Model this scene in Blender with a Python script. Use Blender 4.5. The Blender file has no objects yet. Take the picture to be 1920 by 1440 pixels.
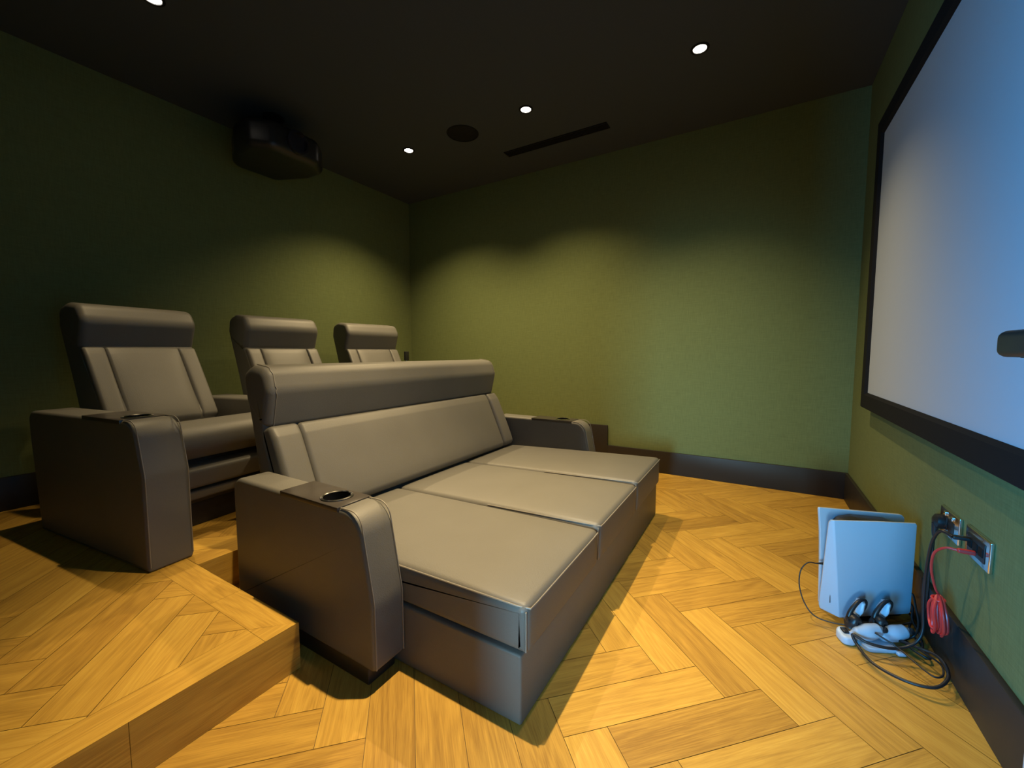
import bpy, bmesh, math, random
from mathutils import Vector, Matrix
random.seed(7)
S = bpy.context.scene
COL = S.collection
PI = math.pi

# ------------------------------------------------------------------ materials
def mat(name):
    m = bpy.data.materials.new(name); m.use_nodes = True
    nt = m.node_tree; b = nt.nodes['Principled BSDF']
    return m, nt, b
def simple(name, col, rough=.5, metal=0., spec=.5, emit=None, estr=0., noise=0.):
    m, nt, b = mat(name)
    b.inputs['Base Color'].default_value = (*col, 1)
    b.inputs['Roughness'].default_value = rough
    b.inputs['Metallic'].default_value = metal
    b.inputs['Specular IOR Level'].default_value = spec
    if noise:
        tc = nt.nodes.new('ShaderNodeTexCoord'); n = nt.nodes.new('ShaderNodeTexNoise')
        n.inputs['Scale'].default_value = 9; n.inputs['Detail'].default_value = 4
        nt.links.new(tc.outputs['Object'], n.inputs['Vector'])
        mr = nt.nodes.new('ShaderNodeMapRange')
        mr.inputs['To Min'].default_value = rough - noise; mr.inputs['To Max'].default_value = rough + noise
        nt.links.new(n.outputs['Fac'], mr.inputs['Value']); nt.links.new(mr.outputs['Result'], b.inputs['Roughness'])
    if emit:
        b.inputs['Emission Color'].default_value = (*emit, 1); b.inputs['Emission Strength'].default_value = estr
    return m

def leather(name, col, rough=.42, scale=260):
    m, nt, b = mat(name); L = nt.links
    tc = nt.nodes.new('ShaderNodeTexCoord')
    v = nt.nodes.new('ShaderNodeTexVoronoi'); v.inputs['Scale'].default_value = scale
    n = nt.nodes.new('ShaderNodeTexNoise'); n.inputs['Scale'].default_value = 5; n.inputs['Detail'].default_value = 3
    L.new(tc.outputs['Object'], v.inputs['Vector']); L.new(tc.outputs['Object'], n.inputs['Vector'])
    cr = nt.nodes.new('ShaderNodeMix'); cr.data_type = 'RGBA'
    cr.inputs[6].default_value = (*[c*.9 for c in col], 1); cr.inputs[7].default_value = (*[c*1.1 for c in col], 1)
    L.new(n.outputs['Fac'], cr.inputs[0]); L.new(cr.outputs[2], b.inputs['Base Color'])
    bp = nt.nodes.new('ShaderNodeBump'); bp.inputs['Strength'].default_value = .12; bp.inputs['Distance'].default_value = .002
    ad = nt.nodes.new('ShaderNodeMath'); ad.operation = 'MULTIPLY_ADD'; ad.inputs[1].default_value = 6.0
    L.new(n.outputs['Fac'], ad.inputs[0]); L.new(v.outputs['Distance'], ad.inputs[2])
    L.new(ad.outputs[0], bp.inputs['Height']); L.new(bp.outputs['Normal'], b.inputs['Normal'])
    b.inputs['Roughness'].default_value = rough; b.inputs['Specular IOR Level'].default_value = .5
    return m

def wood(name, dark, mid, light):
    m, nt, b = mat(name); L = nt.links
    uv = nt.nodes.new('ShaderNodeUVMap'); uv.uv_map = 'UVMap'
    at = nt.nodes.new('ShaderNodeAttribute'); at.attribute_name = 'tint'
    mp = nt.nodes.new('ShaderNodeMapping'); mp.inputs['Scale'].default_value = (1.6, 22, 1)
    L.new(uv.outputs['UV'], mp.inputs['Vector'])
    n1 = nt.nodes.new('ShaderNodeTexNoise'); n1.inputs['Scale'].default_value = 1.0; n1.inputs['Detail'].default_value = 3; n1.inputs['Distortion'].default_value = .6
    L.new(mp.outputs['Vector'], n1.inputs['Vector'])
    # cathedral rings: bands of a stretched noise
    mp2 = nt.nodes.new('ShaderNodeMapping'); mp2.inputs['Scale'].default_value = (1.3, 13, 1)
    L.new(uv.outputs['UV'], mp2.inputs['Vector'])
    n2 = nt.nodes.new('ShaderNodeTexNoise'); n2.inputs['Scale'].default_value = 1.0; n2.inputs['Detail'].default_value = 1.5; n2.inputs['Distortion'].default_value = .3
    L.new(mp2.outputs['Vector'], n2.inputs['Vector'])
    mu = nt.nodes.new('ShaderNodeMath'); mu.operation = 'MULTIPLY'; mu.inputs[1].default_value = 60
    L.new(n2.outputs['Fac'], mu.inputs[0])
    si = nt.nodes.new('ShaderNodeMath'); si.operation = 'SINE'; L.new(mu.outputs[0], si.inputs[0])
    # fine fibres
    mp3 = nt.nodes.new('ShaderNodeMapping'); mp3.inputs['Scale'].default_value = (14, 340, 1)
    L.new(uv.outputs['UV'], mp3.inputs['Vector'])
    n3 = nt.nodes.new('ShaderNodeTexNoise'); n3.inputs['Scale'].default_value = 1.0; n3.inputs['Detail'].default_value = 2
    L.new(mp3.outputs['Vector'], n3.inputs['Vector'])
    def madd(a, k, c):
        x = nt.nodes.new('ShaderNodeMath'); x.operation = 'MULTIPLY_ADD'; x.inputs[1].default_value = k
        L.new(a, x.inputs[0])
        if isinstance(c, (int, float)): x.inputs[2].default_value = c
        else: L.new(c, x.inputs[2])
        return x.outputs[0]
    f = madd(n1.outputs['Fac'], .42, -.05)
    f = madd(si.outputs[0], .065, f)
    f = madd(n3.outputs['Fac'], .55, f)
    f = madd(f, 1.0, -.07)
    f = madd(at.outputs['Fac'], .34, f)
    f = madd(f, 1.0, -.06)
    cr = nt.nodes.new('ShaderNodeValToRGB')
    cr.color_ramp.elements[0].position = .18; cr.color_ramp.elements[0].color = (*dark, 1)
    cr.color_ramp.elements[1].position = .92; cr.color_ramp.elements[1].color = (*light, 1)
    e = cr.color_ramp.elements.new(.55); e.color = (*mid, 1)
    L.new(f, cr.inputs['Fac'])
    # knots
    mp4 = nt.nodes.new('ShaderNodeMapping'); mp4.inputs['Scale'].default_value = (1.9, 5.5, 1)
    L.new(uv.outputs['UV'], mp4.inputs['Vector'])
    vo = nt.nodes.new('ShaderNodeTexVoronoi'); vo.inputs['Scale'].default_value = 1.0
    L.new(mp4.outputs['Vector'], vo.inputs['Vector'])
    mr = nt.nodes.new('ShaderNodeMapRange'); mr.inputs['From Min'].default_value = .03; mr.inputs['From Max'].default_value = .10
    mr.inputs['To Min'].default_value = .55; mr.inputs['To Max'].default_value = 0.
    L.new(vo.outputs['Distance'], mr.inputs['Value'])
    mx = nt.nodes.new('ShaderNodeMix'); mx.data_type = 'RGBA'
    L.new(mr.outputs['Result'], mx.inputs[0]); L.new(cr.outputs['Color'], mx.inputs[6]); mx.inputs[7].default_value = (.10, .045, .012, 1)
    L.new(mx.outputs[2], b.inputs['Base Color'])
    b.inputs['Roughness'].default_value = .48; b.inputs['Specular IOR Level'].default_value = .35
    bp = nt.nodes.new('ShaderNodeBump'); bp.inputs['Strength'].default_value = .12; bp.inputs['Distance'].default_value = .0015
    L.new(f, bp.inputs['Height']); L.new(bp.outputs['Normal'], b.inputs['Normal'])
    return m

def wall_mat(name, col, rough=.8):
    m, nt, b = mat(name); L = nt.links
    tc = nt.nodes.new('ShaderNodeTexCoord')
    mp = nt.nodes.new('ShaderNodeMapping'); mp.inputs['Scale'].default_value = (160, 160, 14)
    L.new(tc.outputs['Object'], mp.inputs['Vector'])
    n = nt.nodes.new('ShaderNodeTexNoise'); n.inputs['Scale'].default_value = 1; n.inputs['Detail'].default_value = 2
    L.new(mp.outputs['Vector'], n.inputs['Vector'])
    mp2 = nt.nodes.new('ShaderNodeMapping'); mp2.inputs['Scale'].default_value = (14, 14, 220)
    L.new(tc.outputs['Object'], mp2.inputs['Vector'])
    n2 = nt.nodes.new('ShaderNodeTexNoise'); n2.inputs['Scale'].default_value = 1; n2.inputs['Detail'].default_value = 2
    L.new(mp2.outputs['Vector'], n2.inputs['Vector'])
    ad = nt.nodes.new('ShaderNodeMath'); ad.operation = 'ADD'
    L.new(n.outputs['Fac'], ad.inputs[0]); L.new(n2.outputs['Fac'], ad.inputs[1])
    mr = nt.nodes.new('ShaderNodeMapRange'); mr.inputs['From Min'].default_value = .6; mr.inputs['From Max'].default_value = 1.4
    L.new(ad.outputs[0], mr.inputs['Value'])
    mx = nt.nodes.new('ShaderNodeMix'); mx.data_type = 'RGBA'
    mx.inputs[6].default_value = (*[c*.86 for c in col], 1); mx.inputs[7].default_value = (*[c*1.14 for c in col], 1)
    L.new(mr.outputs['Result'], mx.inputs[0]); L.new(mx.outputs[2], b.inputs['Base Color'])
    bp = nt.nodes.new('ShaderNodeBump'); bp.inputs['Strength'].default_value = .15; bp.inputs['Distance'].default_value = .001
    L.new(ad.outputs[0], bp.inputs['Height']); L.new(bp.outputs['Normal'], b.inputs['Normal'])
    b.inputs['Roughness'].default_value = rough; b.inputs['Specular IOR Level'].default_value = .2
    return m

M = {}
M['wall'] = wall_mat('green_wall', (.140, .170, .066))
M['ceil'] = simple('black_ceiling', (.056, .066, .074), .85, spec=.2)
M['wood'] = wood('oak', (.28, .148, .024), (.49, .285, .048), (.64, .41, .080))
M['gap'] = simple('plank_gap', (.12, .07, .025), .8)
M['base'] = simple('dark_skirting', (.026, .022, .019), .45, spec=.3, noise=.04)
M['leather'] = leather('charcoal_leather', (.122, .117, .107), .52)
M['pipe'] = leather('piping_leather', (.22, .20, .175), .38)
M['tray'] = simple('tray_lacquer', (.040, .034, .031), .30, noise=.04)
M['chrome'] = simple('chrome', (.75, .74, .72), .16, metal=1.)
M['cup'] = simple('cup_black', (.012, .012, .013), .22)
M['blackpl'] = simple('black_plastic', (.015, .015, .016), .38, noise=.05)
M['blackmt'] = simple('black_matte', (.008, .008, .008), .8, spec=.2)
M['plinth'] = simple('dark_plinth', (.018, .015, .014), .5)
M['velvet'] = simple('black_velvet', (.009, .009, .0095), .8, spec=.15)
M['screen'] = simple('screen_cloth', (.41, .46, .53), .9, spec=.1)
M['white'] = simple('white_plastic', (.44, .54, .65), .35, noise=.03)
M['cable'] = simple('black_cable', (.012, .011, .011), .42)
M['red'] = simple('red_cable', (.62, .035, .030), .38)
M['door'] = simple('door_paint', (.50, .52, .54), .5)
M['lamp'] = simple('lamp_lens', (1, 1, 1), .4, emit=(1, .90, .74), estr=28)
M['led'] = simple('led_red', (1, .3, .1), .4, emit=(1, .22, .05), estr=14)
M['lens'] = simple('projector_lens', (.02, .02, .03), .05)
M['grille'] = simple('grille_black', (.010, .010, .010), .75, spec=.2)

# ------------------------------------------------------------------ object helpers
def link(o, parent=None):
    COL.objects.link(o)
    if parent: o.parent = parent
    return o
def obj(name, bm, m, parent=None, smooth=38):
    bmesh.ops.recalc_face_normals(bm, faces=bm.faces[:])
    me = bpy.data.meshes.new(name)
    if smooth:
        a = math.radians(smooth)
        for f in bm.faces: f.smooth = True
        for e in bm.edges:
            if len(e.link_faces) == 2 and e.calc_face_angle(0) > a: e.smooth = False
    bm.to_mesh(me); bm.free()
    me.materials.append(M[m])
    return link(bpy.data.objects.new(name, me), parent)
def tag(o, label, cat, group=None):
    o['label'] = label; o['category'] = cat
    if group: o['group'] = group
    return o
def thing(name, label, cat, loc=(0, 0, 0), rz=0, group=None):
    o = bpy.data.objects.new(name, None); o.empty_display_size = .1
    o.location = loc; o.rotation_euler = (0, 0, rz); link(o)
    return tag(o, label, cat, group)
def struct(o): o['kind'] = 'structure'; return o
def NB(): return bmesh.new()

def round_poly(pts, radii, seg=8):
    """closed polygon with rounded corners -> dense point list"""
    n = len(pts); out = []
    for i in range(n):
        p0, p1, p2 = Vector(pts[i-1]), Vector(pts[i]), Vector(pts[(i+1) % n])
        r = radii[i] if isinstance(radii, (list, tuple)) else radii
        d0 = (p0-p1); d2 = (p2-p1); l0, l2 = d0.length, d2.length
        d0.normalize(); d2.normalize()
        ang = d0.angle(d2)
        if r < 1e-5 or ang > PI-.02: out.append(p1.copy()); continue
        t = min(r/math.tan(ang/2), l0*.49, l2*.49); r2 = t*math.tan(ang/2)
        c = p1+(d0+d2).normalized()*(r2/math.sin(ang/2))
        a, b = p1+d0*t-c, p1+d2*t-c
        tot = a.angle(b); cr = a.x*b.y-a.y*b.x; sg = 1 if cr > 0 else -1
        for k in range(seg+1):
            th = sg*tot*k/seg; co, si = math.cos(th), math.sin(th)
            out.append(c+Vector((a.x*co-a.y*si, a.x*si+a.y*co)))
    return out
def area2(p): return sum(p[i-1].x*p[i].y-p[i].x*p[i-1].y for i in range(len(p)))
def offset(p, d):
    """move a closed polygon inward by d"""
    s = 1 if area2(p) > 0 else -1; n = len(p); out = []
    for i in range(n):
        a = (p[i]-p[i-1]); b = (p[(i+1) % n]-p[i])
        if a.length < 1e-7: a = b
        if b.length < 1e-7: b = a
        na = Vector((-a.y, a.x)).normalized(); nb = Vector((-b.y, b.x)).normalized()
        v = na+nb
        v = v.normalized() if v.length > 1e-6 else na
        k = 1/max(.5, v.dot(na))
        out.append(p[i]+v*(s*d*k))
    return out
def sweep(bm, prof, y0, y1, r=.01, seg=5, axis='y', mid=0, fn=None):
    """extrude a closed profile between y0 and y1 with rounded ends. profile (a,b): axis y -> (x,z); axis z -> (x,y); axis x -> (y,z)"""
    prof = [Vector(p) for p in prof]
    secs = []
    if r > 0:
        for k in range(seg+1):
            t = (1-math.cos(PI/2*k/seg))
            th = PI/2*k/seg
            secs.append((y0+r*(1-math.cos(th)), r*(1-math.sin(th))))
    else: secs.append((y0, 0))
    for k in range(1, mid+1): secs.append((y0+r+(y1-y0-2*r)*k/(mid+1), 0))
    tail = [(y1-(s[0]-y0), s[1]) for s in (secs[:seg+1] if r > 0 else secs[:1])][::-1]
    secs += tail
    rings = []
    for y, d in secs:
        P = offset(prof, d) if d > 1e-7 else prof
        ring = []
        for p in P:
            a, b = p.x, p.y
            if fn: a, b = fn(a, b, (y-y0)/(y1-y0))
            ring.append(bm.verts.new((a, y, b) if axis == 'y' else (a, b, y) if axis == 'z' else (y, a, b)))
        rings.append(ring)
    n = len(prof)
    for A, B in zip(rings, rings[1:]):
        for i in range(n):
            bm.faces.new((A[i-1], A[i], B[i], B[i-1]))
    if r > .004:                                   # flat margin inside each end, so the end shades flat
        ends = []
        for ring in (rings[0], rings[-1]):
            if axis == 'y': c2 = [Vector((v.co.x, v.co.z)) for v in ring]
            elif axis == 'z': c2 = [Vector((v.co.x, v.co.y)) for v in ring]
            else: c2 = [Vector((v.co.y, v.co.z)) for v in ring]
            cen = sum(c2, Vector((0, 0)))/n
            new = []
            for v, p in zip(ring, c2):
                q_ = p+(cen-p)*min(.06, .004/max(1e-4, (cen-p).length))
                y = v.co.y if axis == 'y' else v.co.z if axis == 'z' else v.co.x
                new.append(bm.verts.new((q_.x, y, q_.y) if axis == 'y' else (q_.x, q_.y, y) if axis == 'z' else (y, q_.x, q_.y)))
            for i in range(n): bm.faces.new((ring[i-1], ring[i], new[i], new[i-1]))
            ends.append(new)
        bm.faces.new(ends[0]); bm.faces.new(ends[1][::-1])
    else:
        bm.faces.new(rings[0]); bm.faces.new(rings[-1][::-1])
    return bm
def rbox(bm, x0, x1, y0, y1, z0, z1, r=.004, seg=3):
    r = min(r, .49*min(x1-x0, y1-y0, z1-z0))
    return sweep(bm, round_poly([(x0, z0), (x1, z0), (x1, z1), (x0, z1)], r, seg), y0, y1, r, seg)
def box(bm, x0, x1, y0, y1, z0, z1):
    v = [bm.verts.new((x, y, z)) for x in (x0, x1) for y in (y0, y1) for z in (z0, z1)]
    for f in ((0, 1, 3, 2), (4, 6, 7, 5), (0, 4, 5, 1), (2, 3, 7, 6), (0, 2, 6, 4), (1, 5, 7, 3)):
        bm.faces.new([v[i] for i in f])
    return bm
def lathe(bm, prof, seg=40, c=(0, 0, 0), mtx=None):
    """prof: (r,z) list; open; first/last with r=0 close"""
    rings = []
    for r, z in prof:
        if r < 1e-6: rings.append([bm.verts.new((0, 0, z))])
        else: rings.append([bm.verts.new((r*math.cos(2*PI*k/seg), r*math.sin(2*PI*k/seg), z)) for k in range(seg)])
    allv = [v for R in rings for v in R]
    for A, B in zip(rings, rings[1:]):
        for k in range(seg):
            k2 = (k+1) % seg
            if len(A) == 1 and len(B) == 1: continue
            if len(A) == 1: bm.faces.new((A[0], B[k], B[k2]))
            elif len(B) == 1: bm.faces.new((A[k], B[0], A[k2]))
            else: bm.faces.new((A[k], B[k], B[k2], A[k2]))
    for v in allv:
        if mtx: v.co = mtx @ v.co
        v.co += Vector(c)
    return bm
def catmull(pts, sub=8, closed=False):
    P = [Vector(p) for p in pts]; n = len(P); out = []
    rng = range(n) if closed else range(n-1)
    for i in rng:
        p0 = P[i-1] if (closed or i > 0) else P[0]*2-P[1]
        p1, p2 = P[i], P[(i+1) % n]
        p3 = P[(i+2) % n] if (closed or i+2 < n) else P[-1]*2-P[-2]
        for k in range(sub):
            t = k/sub
            out.append(.5*((2*p1)+(p2-p0)*t+(2*p0-5*p1+4*p2-p3)*t*t+(3*p1-p0-3*p2+p3)*t**3))
    if not closed: out.append(P[-1].copy())
    return out
def tube(bm, pts, r, seg=8, closed=False, cap=True):
    P = [Vector(p) for p in pts]; n = len(P)
    rf = r if callable(r) else (lambda t: r)
    T = []
    for i in range(n):
        a = P[i-1] if (closed or i > 0) else P[i]; b = P[(i+1) % n] if (closed or i < n-1) else P[i]
        T.append((b-a).normalized())
    up = Vector((0, 0, 1)) if abs(T[0].z) < .9 else Vector((1, 0, 0))
    N = T[0].cross(up).normalized(); rings = []
    for i in range(n):
        N = (N-T[i]*N.dot(T[i])).normalized(); B = T[i].cross(N)
        rr = rf(i/max(1, n-1))
        rings.append([bm.verts.new(P[i]+(N*math.cos(2*PI*k/seg)+B*math.sin(2*PI*k/seg))*rr) for k in range(seg)])
    pairs = list(zip(rings, rings[1:]))+([(rings[-1], rings[0])] if closed else [])
    for A, Bq in pairs:
        for k in range(seg): bm.faces.new((A[k], A[(k+1) % seg], Bq[(k+1) % seg], Bq[k]))
    if cap and not closed:
        bm.faces.new(rings[0][::-1]); bm.faces.new(rings[-1])
    return bm
def loft(bm, secs, closed_ends=True):
    """secs: list of rings (lists of 3D points)"""
    R = [[bm.verts.new(p) for p in s] for s in secs]; n = len(R[0])
    for A, B in zip(R, R[1:]):
        for k in range(n): bm.faces.new((A[k], A[(k+1) % n], B[(k+1) % n], B[k]))
    if closed_ends: bm.faces.new(R[0][::-1]); bm.faces.new(R[-1])
    return bm
def cut(o, cutter_bm):
    """apply a boolean difference at build time"""
    me = bpy.data.meshes.new('tool'); bmesh.ops.recalc_face_normals(cutter_bm, faces=cutter_bm.faces[:]); cutter_bm.to_mesh(me); cutter_bm.free()
    c = bpy.data.objects.new('tool', me); COL.objects.link(c)
    par = o.parent; o.parent = None
    md = o.modifiers.new('cut', 'BOOLEAN'); md.operation = 'DIFFERENCE'; md.object = c; md.solver = 'EXACT'
    dg = bpy.context.evaluated_depsgraph_get(); dg.update()
    nm = bpy.data.meshes.new_from_object(o.evaluated_get(dg))
    o.modifiers.clear(); old = o.data; nm.name = old.name; o.data = nm
    if not nm.materials: nm.materials.append(old.materials[0])
    bpy.data.objects.remove(c); bpy.data.meshes.remove(me); o.parent = par
    return o

# ------------------------------------------------------------------ room dimensions
XR, XS = -3.47, .563          # rear wall, screen wall
YN, YF = 0.0, 3.513           # near wall (doorway, camera stands in it), far side wall
H = 2.69; PH = .151           # ceiling, platform height
PX = -1.212                   # platform front
SY0, SY1 = .71, 2.755         # notch holding the sofa
SX = -1.90                    # back of the notch
FX = -1.46                   # far strip front

# ------------------------------------------------------------------ plank floors
def clip(poly, x0, x1, y0, y1):
    def half(P, f, inter):
        out = []
        for i in range(len(P)):
            a, b = P[i-1], P[i]; fa, fb = f(a) >= 0, f(b) >= 0
            if fa != fb:
                ta = f(a)/(f(a)-f(b)); out.append(a.lerp(b, ta))
            if fb: out.append(b)
        return out
    for f in (lambda p: p[0]-x0, lambda p: x1-p[0], lambda p: p[1]-y0, lambda p: y1-p[1]):
        poly = half(poly, f, None)
        if len(poly) < 3: return []
    return poly
def add_plank(bm, uvl, tl, poly, z, u, org, seed, tint):
    if len(poly) < 3: return
    vs = [bm.verts.new((p[0], p[1], z)) for p in poly]
    try: f = bm.faces.new(vs)
    except ValueError: return
    if f.normal.z < 0 or True:
        f.normal_update()
        if f.normal.z < 0: f.normal_flip()
    v = Vector((-u.y, u.x))
    for l in f.loops:
        d = Vector((l.vert.co.x, l.vert.co.y))-org
        l[uvl].uv = (d.dot(u)+seed*3.17, d.dot(v)+seed*1.73)
        l[tl] = tint
def herring(bm, uvl, tl, rects, z, w, L, ox, oy, seed):
    rnd = random.Random(seed)
    c = math.sqrt(.5); U = Vector((c, c)); V = Vector((c, -c))   # zigzag runs along world x
    g = .0008
    for m_ in range(-8, 9):
        for k in range(-60, 61):
            for kind in (0, 1):
                a0 = k*w+m_*2*L; b0 = k*w
                if kind == 0: r = (a0, a0+L, b0, b0+w); d = U
                else: r = (a0+L, a0+L+w, b0+w-L, b0+w); d = V
                s = rnd.random()*50; t = rnd.random()
                t = .5+(t-.5)*.85
                pts = [Vector((ox, oy))+U*a+V*b for a, b in ((r[0]+g, r[2]+g), (r[1]-g, r[2]+g), (r[1]-g, r[3]-g), (r[0]+g, r[3]-g))]
                org = pts[0]
                for R in rects:
                    if max(p.x for p in pts) < R[0] or min(p.x for p in pts) > R[1] or max(p.y for p in pts) < R[2] or min(p.y for p in pts) > R[3]: continue
                    add_plank(bm, uvl, tl, clip(pts, *R), z, d, org, s, t)
def floor_bm():
    bm = NB(); return bm, bm.loops.layers.uv.new('UVMap'), bm.loops.layers.float.new('tint')
def planks_obj(name, bm, parent=None):
    me = bpy.data.meshes.new(name); bm.to_mesh(me); bm.free(); me.materials.append(M['wood'])
    return link(bpy.data.objects.new(name, me), parent)

bm, uvl, tl = floor_bm()
herring(bm, uvl, tl, [(-1.95, XS, -.35, YF)], 0.0, .125, .50, -.13, 1.715, 3)
fl = struct(planks_obj('floor', bm))
bm = NB(); box(bm, XR-.1, XS+.1, -.6, YF+.1, -.1, -.002)
obj('subfloor', bm, 'gap', fl, 0)

# raised platform: herringbone top with border boards, riser boards
bw = .102
pl_bm = NB()
for R in ((XR, PX+.0, YN, SY0), (XR, SX, SY0, SY1), (XR, FX, SY1, YF)):
    box(pl_bm, R[0], R[1]-.012, R[2], R[3]-(.012 if R[3] == SY0 else 0), 0.0, PH-.003)
plat = struct(obj('raised_platform', pl_bm, 'gap', None, 0))
bm, uvl, tl = floor_bm()
herring(bm, uvl, tl, [(XR, PX-bw, YN, SY0-bw), (XR, SX-bw, SY0-bw, SY1+bw), (XR, FX-bw, SY1+bw, YF)], PH, .125, .50, -1.317, .612, 11)
planks_obj('platform_planks', bm, plat)
bm, uvl, tl = floor_bm()
rnd = random.Random(5)
def board(pts, d, tint=None, z=PH):
    P = [Vector(p) for p in pts]
    add_plank(bm, uvl, tl, P, z, Vector(d), P[0], rnd.random()*40, tint if tint is not None else .35+.4*rnd.random())
e = .0008
def vrun(xa, xb, ya, yb, step):          # boards running along y
    y = ya
    while y < yb-.02:
        y2 = min(yb, y+step); board([(xa+e, y+e), (xb-e, y+e), (xb-e, y2-e), (xa+e, y2-e)], (0, 1)); y = y2
vrun(PX-bw, PX, YN, SY0-bw, 1.0)
board([(PX-bw+e, SY0-bw), (PX-e, SY0-bw), (PX-e, SY0-e)], (0, 1), .62)           # mitre
board([(PX-bw-.0, SY0-bw+e), (PX-e, SY0-e), (-1.56, SY0-e), (-1.56, SY0-bw+e)], (1, 0), .7)
board([(-1.561, SY0-bw+e), (-1.561, SY0-e), (SX-bw, SY0-e), (SX-bw, SY0-bw+e)], (1, 0), .6)
vrun(SX-bw, SX, SY0, SY1, .7)
board([(SX-bw, SY1+e), (FX-bw, SY1+e), (FX-bw, SY1+bw-e), (SX-bw, SY1+bw-e)], (1, 0))
vrun(FX-bw, FX, SY1, YF, .5)
planks_obj('edge_boards', bm, plat)
bm, uvl, tl = floor_bm()
def riser(a, b, d):
    """boards standing on the line a-b"""
    a, b = Vector(a), Vector(b)
    vs = [bm.verts.new((a.x, a.y, .001)), bm.verts.new((b.x, b.y, .001)), bm.verts.new((b.x, b.y, PH)), bm.verts.new((a.x, a.y, PH))]
    f = bm.faces.new(vs); s = rnd.random()*30; t = .42+.25*rnd.random(); L_ = (b-a).length
    for l, (u_, v_) in zip(f.loops, ((0, 0), (L_, 0), (L_, PH), (0, PH))): l[uvl].uv = (u_+s, v_+s*.7); l[tl] = t
for y0, y1 in ((-.3, .30), (.301, SY0)): riser((PX, y0), (PX, y1), 0)
riser((PX, SY0), (SX, SY0), 0); riser((SX, SY0), (SX, SY1), 0); riser((SX, SY1), (FX, SY1), 0); riser((FX, SY1), (FX, YF), 0)
planks_obj('riser_boards', bm, plat)

# ------------------------------------------------------------------ shell
def slab(name, m, x0, x1, y0, y1, z0, z1):
    b_ = NB(); box(b_, x0, x1, y0, y1, z0, z1); return struct(obj(name, b_, m, None, 0))
slab('wall_rear', 'wall', XR-.1, XR, YN-.1, YF+.1, -.1, H+.1)
slab('wall_far', 'wall', XR, XS, YF, YF+.1, -.1, H+.1)
slab('wall_screen', 'wall', XS, XS+.1, YN-.1, YF+.1, -.1, H+.1)
DX0, DX1, DH = -.47, .33, 2.05
b_ = NB(); box(b_, XR, DX0, -.1, 0, -.1, H+.1); box(b_, DX1+.045, XS, -.1, 0, -.1, H+.1); box(b_, DX0, DX1+.045, -.1, 0, DH, H+.1)
struct(obj('wall_near', b_, 'wall', None, 0))
slab('ceiling', 'ceil', XR, XS, YN, YF, H, H+.1)
bh = .183
def skirt(name, x0, x1, y0, y1, z0, z1):
    b_ = NB(); rbox(b_, x0, x1, y0, y1, z0, z1, .003, 2); return struct(obj(name, b_, 'base'))
b_ = NB(); rbox(b_, FX+.001, XS, YF-.018, YF, 0, bh, .003, 2)
rbox(b_, XR, FX, YF-.020, YF, PH, PH+.208, .003, 2); rbox(b_, FX, -1.108, YF-.020, YF, 0, PH+.208, .003, 2)
struct(obj('baseboard_far', b_, 'base'))
skirt('baseboard_screen', XS-.018, XS, 0.02, YF-.018, 0, bh)
skirt('baseboard_rear', XR, XR+.018, YN, YF-.02, PH, PH+bh)
skirt('baseboard_near', XR+.018, DX0-.06, YN, YN+.018, PH, PH+bh)

# ------------------------------------------------------------------ open door at the right edge of the frame
dr = NB(); rbox(dr, DX1, DX1+.04, .005, .797, .006, DH-.01, .003, 2)
door = struct(obj('door_1', dr, 'door'))
hb = NB()
lathe(hb, [(0, 0), (.026, 0), (.026, .008), (0, .008)], 28, (DX1, .722, 1.004), Matrix.Rotation(-PI/2, 4, 'Y'))
tube(hb, [(DX1-.004, .722, 1.004), (DX1-.03, .722, 1.004), (DX1-.062, .722, 1.004)], .011, 14)
rbox(hb, DX1-.080, DX1-.056, .60, .738, .994, 1.026, .009, 4)
obj('door_handle', hb, 'blackpl', door)

# ------------------------------------------------------------------ seating parts
def armrest(parent, prof_pts, radii, y0, y1, tray, cup, tz, name='armrest', yfn=None):
    """upholstered arm, side profile in (x,z), with a lacquered tray let into its top and a cup holder"""
    b = NB(); P = round_poly(prof_pts, radii, 10)
    sweep(b, P, y0, y1, .014, 4)
    if yfn:
        for v in b.verts: v.co.y = yfn(v.co.x, v.co.y)
    a = obj(name, b, 'leather', parent)
    if tray:
        t0, t1 = tray; cx, cy = cup
        c_ = NB(); box(c_, t0, t1, min(y0, y1)-.3, max(y0, y1)+.3, tz-.012, tz+.3); cut(a, c_)
        c_ = NB(); lathe(c_, [(0, tz-.08), (.0435, tz-.08), (.0435, tz+.1), (0, tz+.1)], 40, (cx, cy, 0)); cut(a, c_)
        b = NB(); rbox(b, t0+.001, t1-.001, y0-.004, y1+.004, tz-.012, tz+.004, .002, 2)
        if yfn:
            for v in b.verts: v.co.y = yfn(v.co.x, v.co.y)
        t = obj('tray', b, 'tray', a)
        c_ = NB(); lathe(c_, [(0, tz-.08), (.0435, tz-.08), (.0435, tz+.1), (0, tz+.1)], 40, (cx, cy, 0)); cut(t, c_)
        b = NB()
        lathe(b, [(0, tz-.078), (.040, tz-.078), (.0425, tz-.070), (.0425, tz+.004)], 40, (cx, cy, 0))
        lathe(b, [(.0425, tz+.002), (.0425, tz+.0065), (.046, tz+.0085), (.051, tz+.0065), (.052, tz+.0042)], 40, (cx, cy, 0))
        h = obj('cup_holder', b, 'cup', a); h['label'] = 'black cup holder with a shiny rim'
        # shiny rim shares the holder mesh
        h.data.materials.append(M['chrome'])
        for p in h.data.polygons:
            if p.center.z > tz+.0065: p.material_index = 1
    return a
def piping(parent, path, r=.0028, closed=False, name='piping'):
    b = NB(); tube(b, path, r, 6, closed); return obj(name, b, 'pipe', parent)
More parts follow.
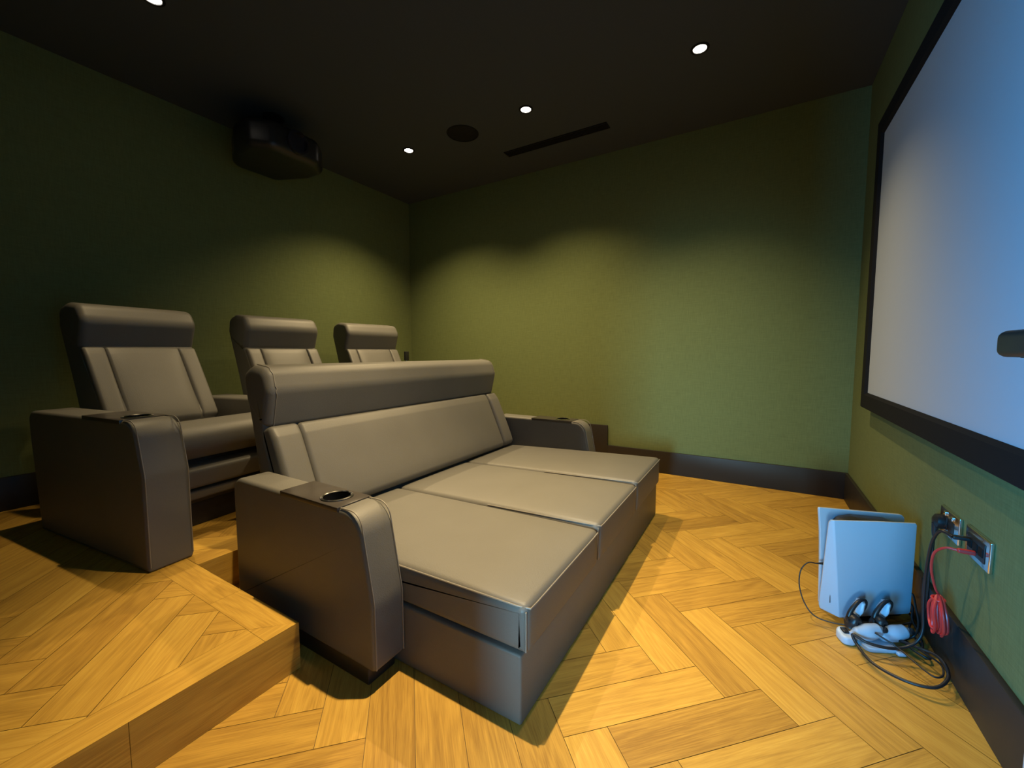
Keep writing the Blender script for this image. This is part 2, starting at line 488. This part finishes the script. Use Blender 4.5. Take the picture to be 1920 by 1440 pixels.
def puff_sweep(b, prof, y0, y1, r, crown, top_test, mid=14):
    """rounded extrusion whose points passing top_test swell by crown in the middle"""
    sweep(b, prof, y0, y1, r, 5, mid=mid)
    for v in b.verts:
        w = top_test(v.co)
        if w:
            t = (v.co.y-y0)/(y1-y0)*2-1
            k = max(0, 1-t**4)
            d = w*k*crown
            v.co += d if isinstance(d, Vector) else Vector((0, 0, d))

def dense(pts, n=6):
    out = []
    for i in range(len(pts)):
        a, c = Vector(pts[i-1]), Vector(pts[i])
    for a, c in zip(pts, pts[1:]+pts[:1]):
        a, c = Vector(a), Vector(c); k = max(1, int((c-a).length/.04))
        for j in range(k): out.append(a.lerp(c, j/k))
    return out

# ------------------------------------------------------------------ the sofa bed
sofa = thing('cinema_sofa', 'wide dark grey leather sofa with a deep daybed seat, sunk between the platform steps', 'sofa', (-1.2, 1.73, 0))
O = Vector((1.2, -1.73, 0))       # world -> local shift; parts are drawn in world metres and shifted
def done(root, off):
    for o in root.children:
        o.location = off
A0, A1, B0, B1 = .768, .888, 2.590, 2.710       # near and far arm
for (y0, y1) in ((A0, A1), (B0, B1)):
    a = armrest(sofa, [(-1.712, .05), (-.930, .05), (-.932, .26), (-.985, .527), (-1.712, .527)], [.012, .02, .2, .085, .055], y0, y1, (-1.385, -1.075), (-1.165, (y0+y1)/2), .527)
    b = NB(); rbox(b, -1.70, -.965, y0+.003, y1-.012, .0, .056, .004, 2); obj('plinth', b, 'plinth', a)
    yo = y0+.004 if y0 < 1 else y1-.004
    for yy in (y0+.006, y1-.006):
        pp = round_poly([(-.933, .06), (-.934, .26), (-.987, .5285), (-1.074, .5285)], [0, .2, .085, 0], 10)
        piping(a, [(p.x+.002, yy, p.y+.0005) for p in pp], .0022, name='seam')
b = NB(); rbox(b, -1.66, -.505, A1-.002+.002, B0+.0, .0, .20, .007, 4)
base = obj('base', b, 'leather', sofa)
piping(base, [(-.5085, A1+.010, .03), (-.5085, A1+.010, .19)], .003, name='seam')
# three chaise cushions
CW = (B0-A1-.004)/3
for i in range(3):
    y0 = A1+.002+i*CW; y1 = y0+CW-.004
    fz = (.338, .350, .360)[i]
    P = dense(round_poly([(-1.58, .203), (-.488, .203), (-.486, fz), (-1.55, .318)], [.01, .014, .022, .03], 5))
    b = NB()
    def top(co):
        if co.z > .29: 
            t = (co.x+1.02)/.54
            return max(0, 1-t**4)
        return 0
    puff_sweep(b, P, y0, y1, .022, .013, top)
    c = obj('seat_cushion', b, 'leather', sofa)
    def zt(x): return .318+(fz-.318)*(x+1.55)/1.064
    x1 = -.4865
    path = [(x, y0+.004, zt(x)-.006) for x in (-1.0, -.9, -.8, -.7, -.6, -.52)]+[(x1+.001, y0+.016, fz-.010)]+[(x1-.001+.002, y, fz-.012+.0*y) for y in (y0+.05, (y0+y1)/2, y1-.05)]+[(x1+.001, y1-.016, fz-.010)]
    piping(c, path, .0026)
    piping(c, [(x1-.006, y0+.0035, fz-.016), (x1-.006, y0+.0035, .212)], .0024, name='corner_seam')
# backrest
b = NB()
P = round_poly([(-1.72, .06), (-1.58, .06), (-1.585, .34), (-1.70, .60), (-1.72, .74), (-1.80, .93), (-1.862, .90), (-1.812, .70), (-1.765, .45)], [.01, .01, .1, .1, .05, .05, .05, .1, .1], 6)
sweep(b, P, A1+.006, B0-.030, .02, 5)
back = obj('backrest', b, 'leather', sofa)
# headrest roll
P = round_poly([(-1.745, .690), (-1.698, .698), (-1.662, .850), (-1.695, .940), (-1.80, .954), (-1.872, .915), (-1.845, .78)], [.012, .02, .07, .06, .085, .05, .08], 10)
b = NB(); sweep(b, P, A1+.004, B0-.030, .035, 7, mid=10)
hr = obj('headrest', b, 'leather', sofa)
for yy, sg in ((A1+.036, 1), (B0-.062, -1)):
    pp = round_poly([(-1.698, .698), (-1.662, .850), (-1.695, .940), (-1.80, .954)], [0, .07, .06, 0], 8)
    piping(hr, [(p.x+.001, yy+sg*.0022*math.sin(k*1.3), p.y+.0005) for k, p in enumerate(pp)], .0022, name='gathered_seam')
def panel(name, y0, y1, swell, r=.02, th=.07):
    P = dense(round_poly([(-1.745, .688), (-1.682, .703), (-1.655, .66), (-1.512, .335), (-1.60, .318)], [.01, .022, .06, .03, .01], 6))
    b = NB()
    sweep(b, P, y0, y1, r, 5, mid=10)
    nrm = Vector((.90, 0, .42))
    for v in b.verts:
        # distance along the face
        s = ((v.co.z-.335)/.37); t = (v.co.y-y0)/(y1-y0)*2-1
        front = v.co.x > -1.70+.46*(.69-v.co.z)-.03
        if front and 0 <= s <= 1.02:
            v.co += nrm*swell*max(0, 1-(2*s-1)**4)*max(0, 1-t**6)
    return obj(name, b, 'leather', sofa)
SB = .135
panel('side_bolster', A1+.008, A1+SB, .012)
panel('side_bolster', B0-SB-.012, B0-.024, .012)
panel('back_cushion', A1+SB+.001, B0-SB-.013, .016)
done(sofa, O)

# ------------------------------------------------------------------ three reclining chairs on the platform
def recliner(loc, rz, label, arms, pitch=0):
    r = thing('recliner_chair', label, 'chair', loc, rz, 'recliners in the back row')
    hw = .288                       # half seat width at the front
    bwid = .258                     # half backrest width
    # base and front panels
    b = NB(); rbox(b, .02, .70, -hw+.012, hw-.012, .0, .13, .006, 2); obj('base', b, 'plinth', r)
    # seat: rounded bull nose tilted up
    P = dense(round_poly([(.18, .36), (.76, .345), (.815, .40), (.80, .49), (.70, .525), (.18, .44)], [.02, .03, .06, .07, .08, .03], 6))
    b = NB(); sweep(b, P, -hw+.006, hw-.006, .018, 5, mid=6); obj('seat_cushion', b, 'leather', r)
    # footrest panels under the seat
    P = round_poly([(.70, .205), (.775, .205), (.79, .30), (.70, .325)], [.015, .02, .02, .01], 5)
    b = NB(); sweep(b, P, -hw+.008, hw-.008, .012, 4)
    f = obj('footrest', b, 'leather', r)
    P = round_poly([(.66, .145), (.755, .145), (.762, .192), (.66, .20)], [.01, .012, .012, .01], 5)
    b = NB(); sweep(b, P, -hw+.008, hw-.008, .01, 4); obj('footrest_flap', b, 'leather', f)
    b = NB(); rbox(b, .25, .72, -hw+.02, hw-.02, .12, .37, .006, 2); obj('seat_frame', b, 'plinth', r)
    # backrest shell, recline about 26 degrees
    P = round_poly([(.10, .16), (.26, .16), (.30, .50), (.17, .72), (.08, .89), (.02, 1.085), (-.115, 1.085), (-.135, 1.00), (-.03, .70), (.06, .40)], [.02, .02, .06, .1, .05, .06, .06, .06, .15, .1], 6)
    b = NB(); sweep(b, P, -bwid, bwid, .022, 5); obj('backrest', b, 'leather', r)
    P = round_poly([(.045, .862), (.078, .876), (.130, 1.020), (.085, 1.100), (-.03, 1.114), (-.13, 1.085), (-.11, .95)], [.012, .02, .07, .06, .08, .06, .05], 10)
    b = NB(); sweep(b, P, -bwid-.004, bwid+.004, .03, 6, mid=6); obj('headrest', b, 'leather', r)
    def pan(nm, y0, y1, sw, rr=.012):
        P = dense(round_poly([(.03, .868), (.098, .884), (.12, .845), (.315, .475), (.24, .445)], [.008, .02, .05, .03, .01], 6))
        b = NB(); sweep(b, P, y0, y1, rr, 5, mid=8)
        nrm = Vector((.88, 0, .47))
        for v in b.verts:
            s = (v.co.z-.475)/.41; t = (v.co.y-y0)/(y1-y0)*2-1
            if v.co.x > .10+.52*(.88-v.co.z)-.04 and 0 <= s <= 1.02:
                v.co += nrm*sw*max(0, 1-(2*s-1)**4)*max(0, 1-t**6)
        return obj(nm, b, 'leather', r)
    pan('side_bolster', -bwid+.002, -.168, .008); pan('side_bolster', .168, bwid-.002, .008); pan('back_cushion', -.167, .167, .014)
    for y0, y1, y0r, y1r in arms:   # y at the front, y at the rear
        def yfn(x, y, y0=y0, y1=y1, y0r=y0r, y1r=y1r):
            t = (y-y0)/(y1-y0); k = min(1, max(0, (1.03-x)/.98))
            a = y0+(y0r-y0)*k; c = y1+(y1r-y1)*k
            return a+(c-a)*t
        cx = .84; cy = yfn(cx, (y0+y1)/2)
        a = armrest(r, [(.07, .0), (1.028, .0), (1.03, .38), (.985, .588), (.03, .578), (.03, .45)], [.01, .012, .15, .085, .05, .1], y0, y1, (.585, .895), (cx, cy), .586, yfn=yfn)
        for yy in (y0+.006, y1-.006):
            pp = round_poly([(1.029, .02), (1.031, .38), (.986, .5895), (.90, .589)], [0, .15, .085, 0], 10)
            piping(a, [(p.x+.0015, yfn(p.x, yy), p.y+.0005) for p in pp], .0022, name='seam')
    return r
C1 = (-3.055, .905, PH); C2 = (-3.03, 1.70, PH); C3 = (-3.055, 2.535, PH); RZ = math.radians(7)
recliner(C1, RZ, 'nearest grey leather recliner of the back row, at the left of the picture', [(-.452, -.294, -.44, -.290), (.296, .385, .294, .475)])
recliner(C2, 0, 'middle grey leather recliner of the back row, half hidden behind the sofa', [(.296, .385, .296, .52)])
recliner(C3, -RZ, 'farthest grey leather recliner, in the rear corner beside the far wall', [(.294, .452, .290, .44)])

# small black control box standing beside the farthest recliner
t = thing('control_unit', 'small black upright box on a short grey stem beside the farthest recliner', 'remote control', (-3.02, 2.985, PH))
b = NB(); rbox(b, -.014, .014, -.024, .024, .775, .865, .006, 3); obj('housing', b, 'blackpl', t)
b = NB(); tube(b, [(0, 0, .585), (0, 0, .70), (0, 0, .776)], .010, 12); o = obj('stem', b, 'chrome', t)

# ------------------------------------------------------------------ projector under the ceiling
pr = thing('projector', 'black ceiling projector with a glowing red lamp, in the dark above the chairs', 'projector', (-3.05, 1.76, H))
P = round_poly([(-.27, -.16), (.0, -.275), (.16, -.275), (.27, -.16), (.27, .16), (.16, .275), (.0, .275), (-.27, .16)], [.08]*8, 6)
b = NB(); sweep(b, P, -.34, -.15, .045, 6, axis='z'); body = obj('body', b, 'blackpl', pr)
Rm = Matrix.Rotation(PI/2, 4, 'Y')
b = NB(); lathe(b, [(.075, -.01), (.075, .03), (.060, .034), (.058, .012), (0, .018)], 40, (.265, 0, -.245), Rm); obj('lens', b, 'lens', body)
b = NB(); lathe(b, [(0, 0), (.0055, 0), (.0045, .004), (0, .005)], 16, (.2415, .118, -.318), Rm); l_ = obj('indicator_light', b, 'led', body); l_['label'] = 'tiny glowing red light'
b = NB(); lathe(b, [(0, 0), (.07, 0), (.07, -.012), (.022, -.02), (.022, -.13), (.06, -.135), (.06, -.155), (0, -.155)], 32); obj('mount', b, 'blackmt', pr)

# ------------------------------------------------------------------ ceiling: downlights, speaker, vent
LAMPS = [(-2.562, 2.607, 'smallest lit downlight, nearest the rear wall and left of the round speaker'),
         (-1.444, 2.607, 'lit downlight between the round ceiling speaker and the long vent'),
         (-.337, 2.607, 'largest lit downlight in view, nearest the screen'),
         (-2.538, .908, 'downlight at the top left edge of the picture, above the nearest recliner'),
         (-.88, 1.12, 'downlight above the near half of the sofa seat')]
for x, y, lb in LAMPS:
    d = thing('downlight', lb, 'ceiling light', (x, y, H), 0, 'round ceiling downlights')
    b = NB(); lathe(b, [(.035, -.001), (.036, -.006), (.046, -.006), (.049, -.003), (.049, 0), (.035, 0)], 32); obj('trim_ring', b, 'blackmt', d)
    b = NB(); lathe(b, [(0, -.004), (.031, -.004), (.0345, -.002), (.0345, 0), (0, 0)], 28); obj('lens', b, 'lamp', d)
sp = thing('ceiling_speaker', 'round black speaker grille set flat in the ceiling', 'speaker', (-2.015, 2.632, H))
b = NB(); lathe(b, [(0, -.004), (.108, -.004), (.112, -.002), (.112, 0), (0, 0)], 48); obj('grille', b, 'grille', sp)
b = NB(); lathe(b, [(.112, 0), (.112, -.005), (.120, -.005), (.123, -.002), (.123, 0)], 48); obj('rim', b, 'blackmt', sp)
vt = thing('air_vent', 'long narrow black slot vent in the ceiling along the far wall', 'vent', (-1.457, 3.09, H))
b = NB(); box(b, -.435, .435, -.036, .036, -.002, 0); obj('backing', b, 'grille', vt, 0)
b = NB()
for (x0, x1, y0, y1) in ((-.445, .445, -.046, -.034), (-.445, .445, .034, .046), (-.445, -.433, -.034, .034), (.433, .445, -.034, .034)): rbox(b, x0, x1, y0, y1, -.007, 0, .002, 2)
obj('frame', b, 'blackmt', vt)
for k in range(3):
    b = NB(); rbox(b, -.433, .433, -.020+k*.018, -.014+k*.018, -.006, -.001, .001, 2); obj('slat', b, 'blackmt', vt)

# ------------------------------------------------------------------ projection screen
FXs = .513; SYn, SYf, SZ0, SZ1, FW = .50, 2.985, .695, 2.225, .085
sc = thing('projection_screen', 'huge white projection screen in a wide black frame on the right wall', 'screen', (XS, (SYn+SYf)/2, SZ0))
yo = (SYn+SYf)/2
P = [(SYn, SZ0), (SYf, SZ0), (SYf, SZ1), (SYn, SZ1)]
b = NB()
def ringf(d, x): return [b.verts.new((x-XS, p[0]+(d if p[0] < 1 else -d)-yo, p[1]+(d if p[1] < 1 else -d)-SZ0)) for p in P]
R = [ringf(0, XS), ringf(0, FXs+.004), ringf(.004, FXs), ringf(FW-.012, FXs), ringf(FW, FXs+.012), ringf(FW, XS)]
for A_, B_ in zip(R, R[1:]):
    for k in range(4): b.faces.new((A_[k], A_[(k+1) % 4], B_[(k+1) % 4], B_[k]))
obj('frame', b, 'velvet', sc, 0)
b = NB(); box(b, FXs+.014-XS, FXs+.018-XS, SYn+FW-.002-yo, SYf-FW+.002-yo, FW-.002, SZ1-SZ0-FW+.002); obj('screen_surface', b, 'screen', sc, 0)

# ------------------------------------------------------------------ wall sockets
def plate(y, z, label):
    s = thing('wall_socket', label, 'socket', (XS, y, z), 0, None)
    b = NB(); rbox(b, -.010, 0, -.0735, .0735, -.043, .043, .003, 3); obj('plate', b, 'chrome', s)
    return s
s1 = plate(1.825, .446, 'chrome double power socket with a black plug, nearer the console')
for yy in (.036, -.020):
    b = NB(); rbox(b, -.0115, -.009, yy-.022, yy+.022, -.026, .016, .002, 2); obj('outlet', b, 'blackpl', s1)
for yy in (.026, -.030):
    b = NB(); rbox(b, -.015, -.009, yy-.008, yy+.008, .020, .034, .002, 2); obj('switch', b, 'chrome', s1)
s2 = plate(1.630, .450, 'chrome plate with black data ports holding black and red cables')
b = NB(); rbox(b, -.0125, -.009, -.052, .052, -.027, .027, .002, 2); ins = obj('port_insert', b, 'blackpl', s2)
for yy in (-.034, 0, .034):
    b = NB(); rbox(b, -.0145, -.012, yy-.013, yy+.013, -.012, .012, .001, 2); obj('port', b, 'blackmt', ins)

# ------------------------------------------------------------------ game console
ang = math.radians(33)
gc = thing('game_console', 'tall white upright game console standing on the floor near the sockets', 'console', (.287, 1.849, 0), ang)
# local: x along the broad face, -y towards the viewer side
def panel_bm(outer, edge, back):
    """outer: 3D outline of the broad face; edge: 3D outline of the rim behind it"""
    b_ = NB(); A_ = [b_.verts.new(p) for p in outer]; B_ = [b_.verts.new(p) for p in edge]; C_ = [b_.verts.new(p) for p in back]
    n = len(A_); b_.faces.new(A_); b_.faces.new(C_[::-1])
    for X_, Y_ in ((A_, B_), (B_, C_)):
        for k in range(n): b_.faces.new((X_[k], X_[(k+1) % n], Y_[(k+1) % n], Y_[k]))
    return b_
def side_panel(outline, y, d, curve):
    """thin white shell: outline (x,z) swept a few millimetres, flaring outward with height"""
    b_ = NB(); P_ = [Vector(p) for p in outline]
    sweep(b_, P_, y, y+d, .003, 3)
    for v in b_.verts: v.co.y += curve(v.co.x, v.co.z)
    return b_
flare = lambda s: (lambda x, z: s*(.012*max(0, (z-.22)/.18)**2 + .006*max(0, (.05-z)/.05)))
def shell(outer, faces, push, bev):
    """thin shell: outer points and faces, and the same faces pushed inwards"""
    b_ = NB(); A_ = [b_.verts.new(p) for p in outer]; B_ = [b_.verts.new(Vector(p)+Vector(push)) for p in outer]
    for f in faces: b_.faces.new([A_[k] for k in f]); b_.faces.new([B_[k] for k in f][::-1])
    n = len(outer)
    for k in range(n): b_.faces.new((A_[k], A_[(k+1) % n], B_[(k+1) % n], B_[k]))
    bmesh.ops.recalc_face_normals(b_, faces=b_.faces[:])
    bmesh.ops.bevel(b_, geom=b_.edges[:], offset=bev, segments=2, profile=.5, affect='EDGES', clamp_overlap=True)
    return b_
# broad face (rises and flares outward) folded back along a slanting crease into a front facet, widest at the foot
o_ = [(-.038, -.013, .398), (.120, -.016, .392), (.268, -.012, .381), (.277, -.008, .372), (.286, .0, .040), (.280, .0, .030), (.014, .0, .021), (-.024, .046, .030), (-.030, .045, .045), (-.047, .002, .385), (-.046, -.006, .396)]
b = shell(o_, [(0, 1, 2, 3, 4, 5, 6), (0, 6, 7, 8, 9, 10)], (.006, .009, 0), .0025)
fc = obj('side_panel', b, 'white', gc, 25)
b = NB(); tube(b, [(-.0105, .0175, .07), (-.0140, .0165, .13)], .0013, 6); obj('disc_slot', b, 'blackpl', fc)
far_out = dense(round_poly([(.010, .022), (.305, .030), (.340, .368), (-.004, .402)], [.006, .012, .02, .006], 5))
b = NB(); sweep(b, far_out, .088, .099, .003, 3)
for v in b.verts: v.co.y += .012*max(0, (v.co.z-.22)/.18)**2
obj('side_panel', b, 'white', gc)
core = round_poly([(.045, .012), (.274, .012), (.268, .362), (.10, .380), (.04, .372), (.03, .30)], [.01, .02, .05, .05, .03, .04], 6)
b = NB(); sweep(b, core, .012, .089, .006, 4); obj('core', b, 'blackpl', gc)
b = NB(); lathe(b, [(0, 0), (.072, 0), (.074, .006), (.066, .013), (0, .013)], 48, (.135, .05, 0)); obj('stand', b, 'blackpl', gc)

# ------------------------------------------------------------------ controllers on their charging dock
def blob(b, path, radii, sq=(1., 1.), seg=16):
    """loft of ellipses along a path, radii per point, sq = flatten factors in the side/up directions"""
    P_ = catmull(path, 6); n = len(P_); R_ = []
    for i in range(n):
        t = i/(n-1)*(len(radii)-1); k = min(int(t), len(radii)-2); f = t-k; f = f*f*(3-2*f)
        rr = radii[k]*(1-f)+radii[k+1]*f
        T_ = (P_[min(n-1, i+1)]-P_[max(0, i-1)]).normalized()
        N_ = T_.cross(Vector((0, 0, 1)));  N_ = N_.normalized() if N_.length > 1e-4 else Vector((1, 0, 0))
        B_ = N_.cross(T_)
        R_.append([P_[i]+N_*math.cos(2*PI*q/seg)*rr*sq[0]+B_*math.sin(2*PI*q/seg)*rr*sq[1] for q in range(seg)])
    return loft(b, R_)
def controller(loc, rz, label):
    c = thing('game_controller', label, 'game controller', loc, rz, 'controllers in front of the console')
    # seen from its side: near grip low in front, far grip standing up behind inside the black inner shell
    b = NB(); blob(b, [(-.048, -.012, .020), (-.025, -.014, .024), (.008, -.014, .032), (.036, -.012, .040), (.052, -.010, .044)], [.008, .022, .0275, .023, .010], (.85, 1.0))
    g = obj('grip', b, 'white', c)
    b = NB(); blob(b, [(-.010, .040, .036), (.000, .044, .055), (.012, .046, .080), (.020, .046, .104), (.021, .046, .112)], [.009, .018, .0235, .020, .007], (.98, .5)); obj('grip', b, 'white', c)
    b = NB(); blob(b, [(-.038, .010, .026), (-.030, .014, .046), (-.018, .016, .062), (-.002, .018, .040), (.010, .014, .026)], [.010, .017, .016, .015, .008], (1.3, .8)); obj('middle_shell', b, 'blackpl', c)
    b = NB()
    arc = [(-.036, .020, .048), (-.026, .024, .078), (-.006, .028, .106), (.014, .032, .119), (.030, .036, .112), (.034, .040, .090), (.026, .042, .066)]
    tube(b, catmull(arc, 7), lambda t: .0072*(1-t)**.9+.0016, 10); obj('inner_shell', b, 'blackpl', c)
    b = NB(); tube(b, [(-.036, .010, .056), (-.047, .004, .060)], .0045, 10); lathe(b, [(0, 0), (.008, 0), (.0085, .003), (.006, .005), (0, .0055)], 18, (-.047, .004, .060), Matrix.Rotation(-PI/2, 4, 'Y')); obj('thumbstick', b, 'blackpl', c)
    b = NB(); blob(b, [(.046, -.028, .046), (.056, -.020, .047), (.058, -.002, .045)], [.004, .0075, .004], (1, 1.3)); obj('trigger', b, 'blackpl', c)
    return c
controller((.350, 1.775, .014), math.radians(24), 'white game controller with black inner shell, left one in front of the console')
controller((.425, 1.812, .014), math.radians(24), 'white game controller with black inner shell, right one nearer the red cable')
dk = thing('charging_dock', 'low white charging dock on the floor under the two controllers', 'dock', (.375, 1.765, 0), math.radians(27))
P = round_poly([(-.040, -.034), (.062, -.034), (.070, .0), (.062, .040), (-.040, .040)], [.02, .02, .02, .02, .02], 6)
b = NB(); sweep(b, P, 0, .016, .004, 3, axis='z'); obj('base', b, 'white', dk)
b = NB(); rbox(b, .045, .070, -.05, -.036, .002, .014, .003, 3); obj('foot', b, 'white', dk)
md = thing('media_remote', 'small white rounded gadget with a black window, left of the controllers', 'remote', (.302, 1.752, .0), math.radians(20))
P = round_poly([(-.022, -.030), (.022, -.030), (.024, .028), (-.024, .028)], [.018, .018, .02, .02], 7)
b = NB(); sweep(b, P, 0, .030, .010, 5, axis='z')
for v in b.verts: v.co.z += max(0, v.co.y)*.35 if v.co.z > .01 else 0
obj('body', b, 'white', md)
b = NB(); rbox(b, -.011, .009, -.008, .020, .030, .0385, .004, 3)
obj('window', b, 'blackpl', md)

# ------------------------------------------------------------------ cables
def cable(name, pts, r, m, label, sub=10, seg=10, parts=()):
    o_ = thing(name, label, 'cable', pts[0])
    q = Vector(pts[0]); b_ = NB(); tube(b_, [p-q for p in catmull(pts, sub)], r, seg); obj('cord', b_, m, o_)
    for nm, bmx in parts:
        for v in bmx.verts: v.co -= q
        obj(nm, bmx, m, o_)
    return o_
# power plug and its lead, down behind the red bundle
b = NB(); lathe(b, [(0, 0), (.023, 0), (.025, .008), (.023, .019), (.014, .025), (0, .026)], 28, (XS-.0115, 1.861, .440), Matrix.Rotation(-PI/2, 4, 'Y'))
b2 = NB(); tube(b2, [(XS-.030, 1.861, .432), (XS-.031, 1.861, .405), (XS-.031, 1.861, .388)], lambda t: .010-.004*t, 12)
cable('power_cable', [(XS-.031, 1.861, .390), (XS-.032, 1.862, .33), (XS-.036, 1.858, .26), (XS-.038, 1.852, .18), (.522, 1.86, .11), (.524, 1.90, .05), (.531, 1.97, .012), (.533, 2.03, .012), (.521, 2.045, .03)], .0034, 'cable',
      'thin black power lead hanging from the round plug behind the red bundle', parts=(('plug', b), ('strain_relief', b2)))
# thick black display cable: from data plate, down, sweeping past the controllers
b = NB(); rbox(b, XS-.050, XS-.0125, 1.655, 1.676, .454, .464, .003, 2)
cable('display_cable', [(XS-.048, 1.665, .459), (.496, 1.690, .462), (.488, 1.715, .420), (.487, 1.738, .340), (.488, 1.752, .255), (.489, 1.752, .180), (.490, 1.746, .110), (.474, 1.738, .068), (.438, 1.722, .046), (.394, 1.704, .042), (.347, 1.702, .044), (.314, 1.716, .050),
       (.326, 1.700, .024), (.352, 1.632, .020), (.415, 1.585, .024), (.476, 1.578, .034), (.515, 1.618, .050), (.524, 1.675, .058), (.512, 1.72, .056), (.478, 1.745, .05), (.44, 1.80, .03), (.43, 1.86, .02)], .0046, 'cable',
      'thick black cable looping from the data plate around the controllers', parts=(('plug', b),))
# thin charging lead from the console front, round to the left and to the controllers
b = NB(); tube(b, [(.258, 1.888, .204), (.238, 1.878, .204), (.224, 1.872, .203)], lambda t: .006-.0035*t, 10)
cable('charging_cable', [(.224, 1.872, .203), (.196, 1.862, .203), (.174, 1.850, .170), (.172, 1.836, .115), (.190, 1.822, .060), (.220, 1.808, .030), (.270, 1.797, .028), (.318, 1.790, .040), (.345, 1.786, .050)], .0022, 'cable',
      'thin black lead looping out from the left edge of the console', parts=(('plug', b),))
cable('dock_cable', [(.375, 1.742, .062), (.400, 1.728, .056), (.432, 1.712, .045), (.462, 1.672, .036), (.492, 1.640, .030), (.516, 1.655, .034), (.522, 1.700, .040), (.500, 1.76, .03), (.475, 1.82, .02), (.47, 1.90, .012)], .0026, 'cable',
      'thin black lead crossing the right controller and looping towards the skirting')
# tangle of leads between console and skirting
rc = random.Random(4)
for k, (lb) in enumerate(('dark lead of the tangle behind the right controller, uppermost', 'dark lead of the tangle nearest the skirting board', 'dark lead of the tangle lowest on the floor by the skirting')):
    dz = (.11, .055, .016)[k]
    pts_ = [(.531, 2.06-.012*k, .035+.02*(2-k)), (.528, 2.00-.01*k, dz*.8+.02), (.517-.006*k, 1.92, dz*.9), (.512, 1.865-.02*k, dz*.55+.008), (.490+.012*k, 1.815-.03*k, dz*.35+.010), (.466, 1.842-.025*k, .012+.006*k), (.474, 1.885, .014+.01*(2-k)), (.503-.008*k, 1.90-.02*k, .010+.02*(2-k))]
    cable('tangled_cable', pts_, .0034, 'cable', lb)['group'] = 'tangled leads behind the controllers'
# short lead from console to red bundle side
# red network cable: plug, drop and tied hank
b = NB(); rbox(b, XS-.052, XS-.0145, 1.611, 1.625, .431, .443, .004, 3)
rp = cable('network_cable', [(XS-.050, 1.618, .437), (.490, 1.628, .434), (.474, 1.648, .405), (.478, 1.672, .345), (.494, 1.692, .285), (.505, 1.700, .262)], .0034, 'red',
      'red network cable tied into a hanging hank in front of the skirting', parts=(('plug', b),))
q = Vector((XS-.050, 1.618, .437))
b = NB(); pts_ = []
for k in range(11):
    dy = (rc.random()-.5)*.060; dx = (rc.random()-.5)*.030; zb = .140+rc.random()*.022; w_ = .013+rc.random()*.014
    cx, cy = .503, 1.690
    pts_ += [(cx+dx*.3, cy+dy*.2, .262-.004*rc.random()), (cx+dx-.004, cy+dy-w_, .225), (cx+dx, cy+dy-w_*1.2, .175), (cx+dx, cy+dy, zb), (cx+dx+.003, cy+dy+w_*1.2, .175), (cx+dx, cy+dy+w_, .225)]
tube(b, [p-q for p in catmull(pts_, 7)], .0036, 8); obj('hank', b, 'red', rp)
b = NB(); tube(b, [Vector((.503+.014*math.cos(a), 1.690+.018*math.sin(a), .250))-q for a in [2*PI*k/20 for k in range(20)]], .0034, 8, closed=True); obj('binding', b, 'red', rp)

# ------------------------------------------------------------------ light
def spot(x, y, e, size, blend=1.0, col=(1, .75, .39)):
    d = bpy.data.lights.new('downlight_beam', 'SPOT'); d.energy = e; d.color = col; d.spot_size = math.radians(size); d.spot_blend = blend; d.shadow_soft_size = .02
    o = bpy.data.objects.new('downlight_beam', d); o.location = (x, y, H-.012); COL.objects.link(o)
spot(-.88, 1.12, 450, 68)
spot(-2.562, 2.607, 200, 120); spot(-1.444, 2.607, 200, 120); spot(-.337, 2.607, 130, 104)
spot(-2.538, .908, 90, 60)
def area(name, loc, rot, sx, sy, e, col, spread=180):
    d = bpy.data.lights.new(name, 'AREA'); d.shape = 'RECTANGLE'; d.size = sx; d.size_y = sy; d.energy = e; d.color = col; d.spread = math.radians(spread)
    o = bpy.data.objects.new(name, d); o.location = loc; o.rotation_euler = rot; COL.objects.link(o)
def window_light(src, aim, sx, sy, e, col, spread):
    src, aim = Vector(src), Vector(aim)
    area('hall_window_daylight', src, (aim-src).to_track_quat('-Z', 'Y').to_euler(), sx, sy, e, col, spread)
window_light((-1.35, -2.0, 1.0), (.4, 1.7, .75), 1.0, 1.2, 70, (.02, .42, .95), 76)
window_light((-.15, -2.3, .85), (-.45, 3.5, .35), .35, .7, 6, (.36, .74, 1.0), 34)
area('doorway_fill', ((DX0+DX1)/2, -.14, 1.1), (PI/2, 0, 0), .74, 1.7, 1.8, (1.0, .82, .64))  # soft warm fill added in the doorway to lift the shaded near sides
w = bpy.data.worlds.new('World'); S.world = w; w.use_nodes = True
w.node_tree.nodes['Background'].inputs[0].default_value = (.5, .6, .7, 1); w.node_tree.nodes['Background'].inputs[1].default_value = .0

# ------------------------------------------------------------------ camera
cd = bpy.data.cameras.new('camera'); cd.sensor_width = 36; cd.lens = 765.9*36/1920; cd.clip_start = .02
cam = bpy.data.objects.new('camera', cd); COL.objects.link(cam)
yaw, pitch, roll = 2.10984955, -.0760952888, -.00131152243
fw = Vector((math.cos(yaw)*math.cos(pitch), math.sin(yaw)*math.cos(pitch), math.sin(pitch)))
rt = Vector((math.sin(yaw), -math.cos(yaw), 0)); up = rt.cross(fw)
r2 = rt*math.cos(roll)+up*math.sin(roll); u2 = up*math.cos(roll)-rt*math.sin(roll)
mt = Matrix((r2, u2, -fw)).transposed().to_4x4(); mt.translation = (0, 0, 1)
cam.matrix_world = mt
S.camera = cam
vs = S.view_settings
S.display_settings.display_device = 'sRGB'
vs.view_transform = 'Standard'; vs.look = 'None'; vs.exposure = 0.0; vs.gamma = 1.0; vs.use_curve_mapping = False
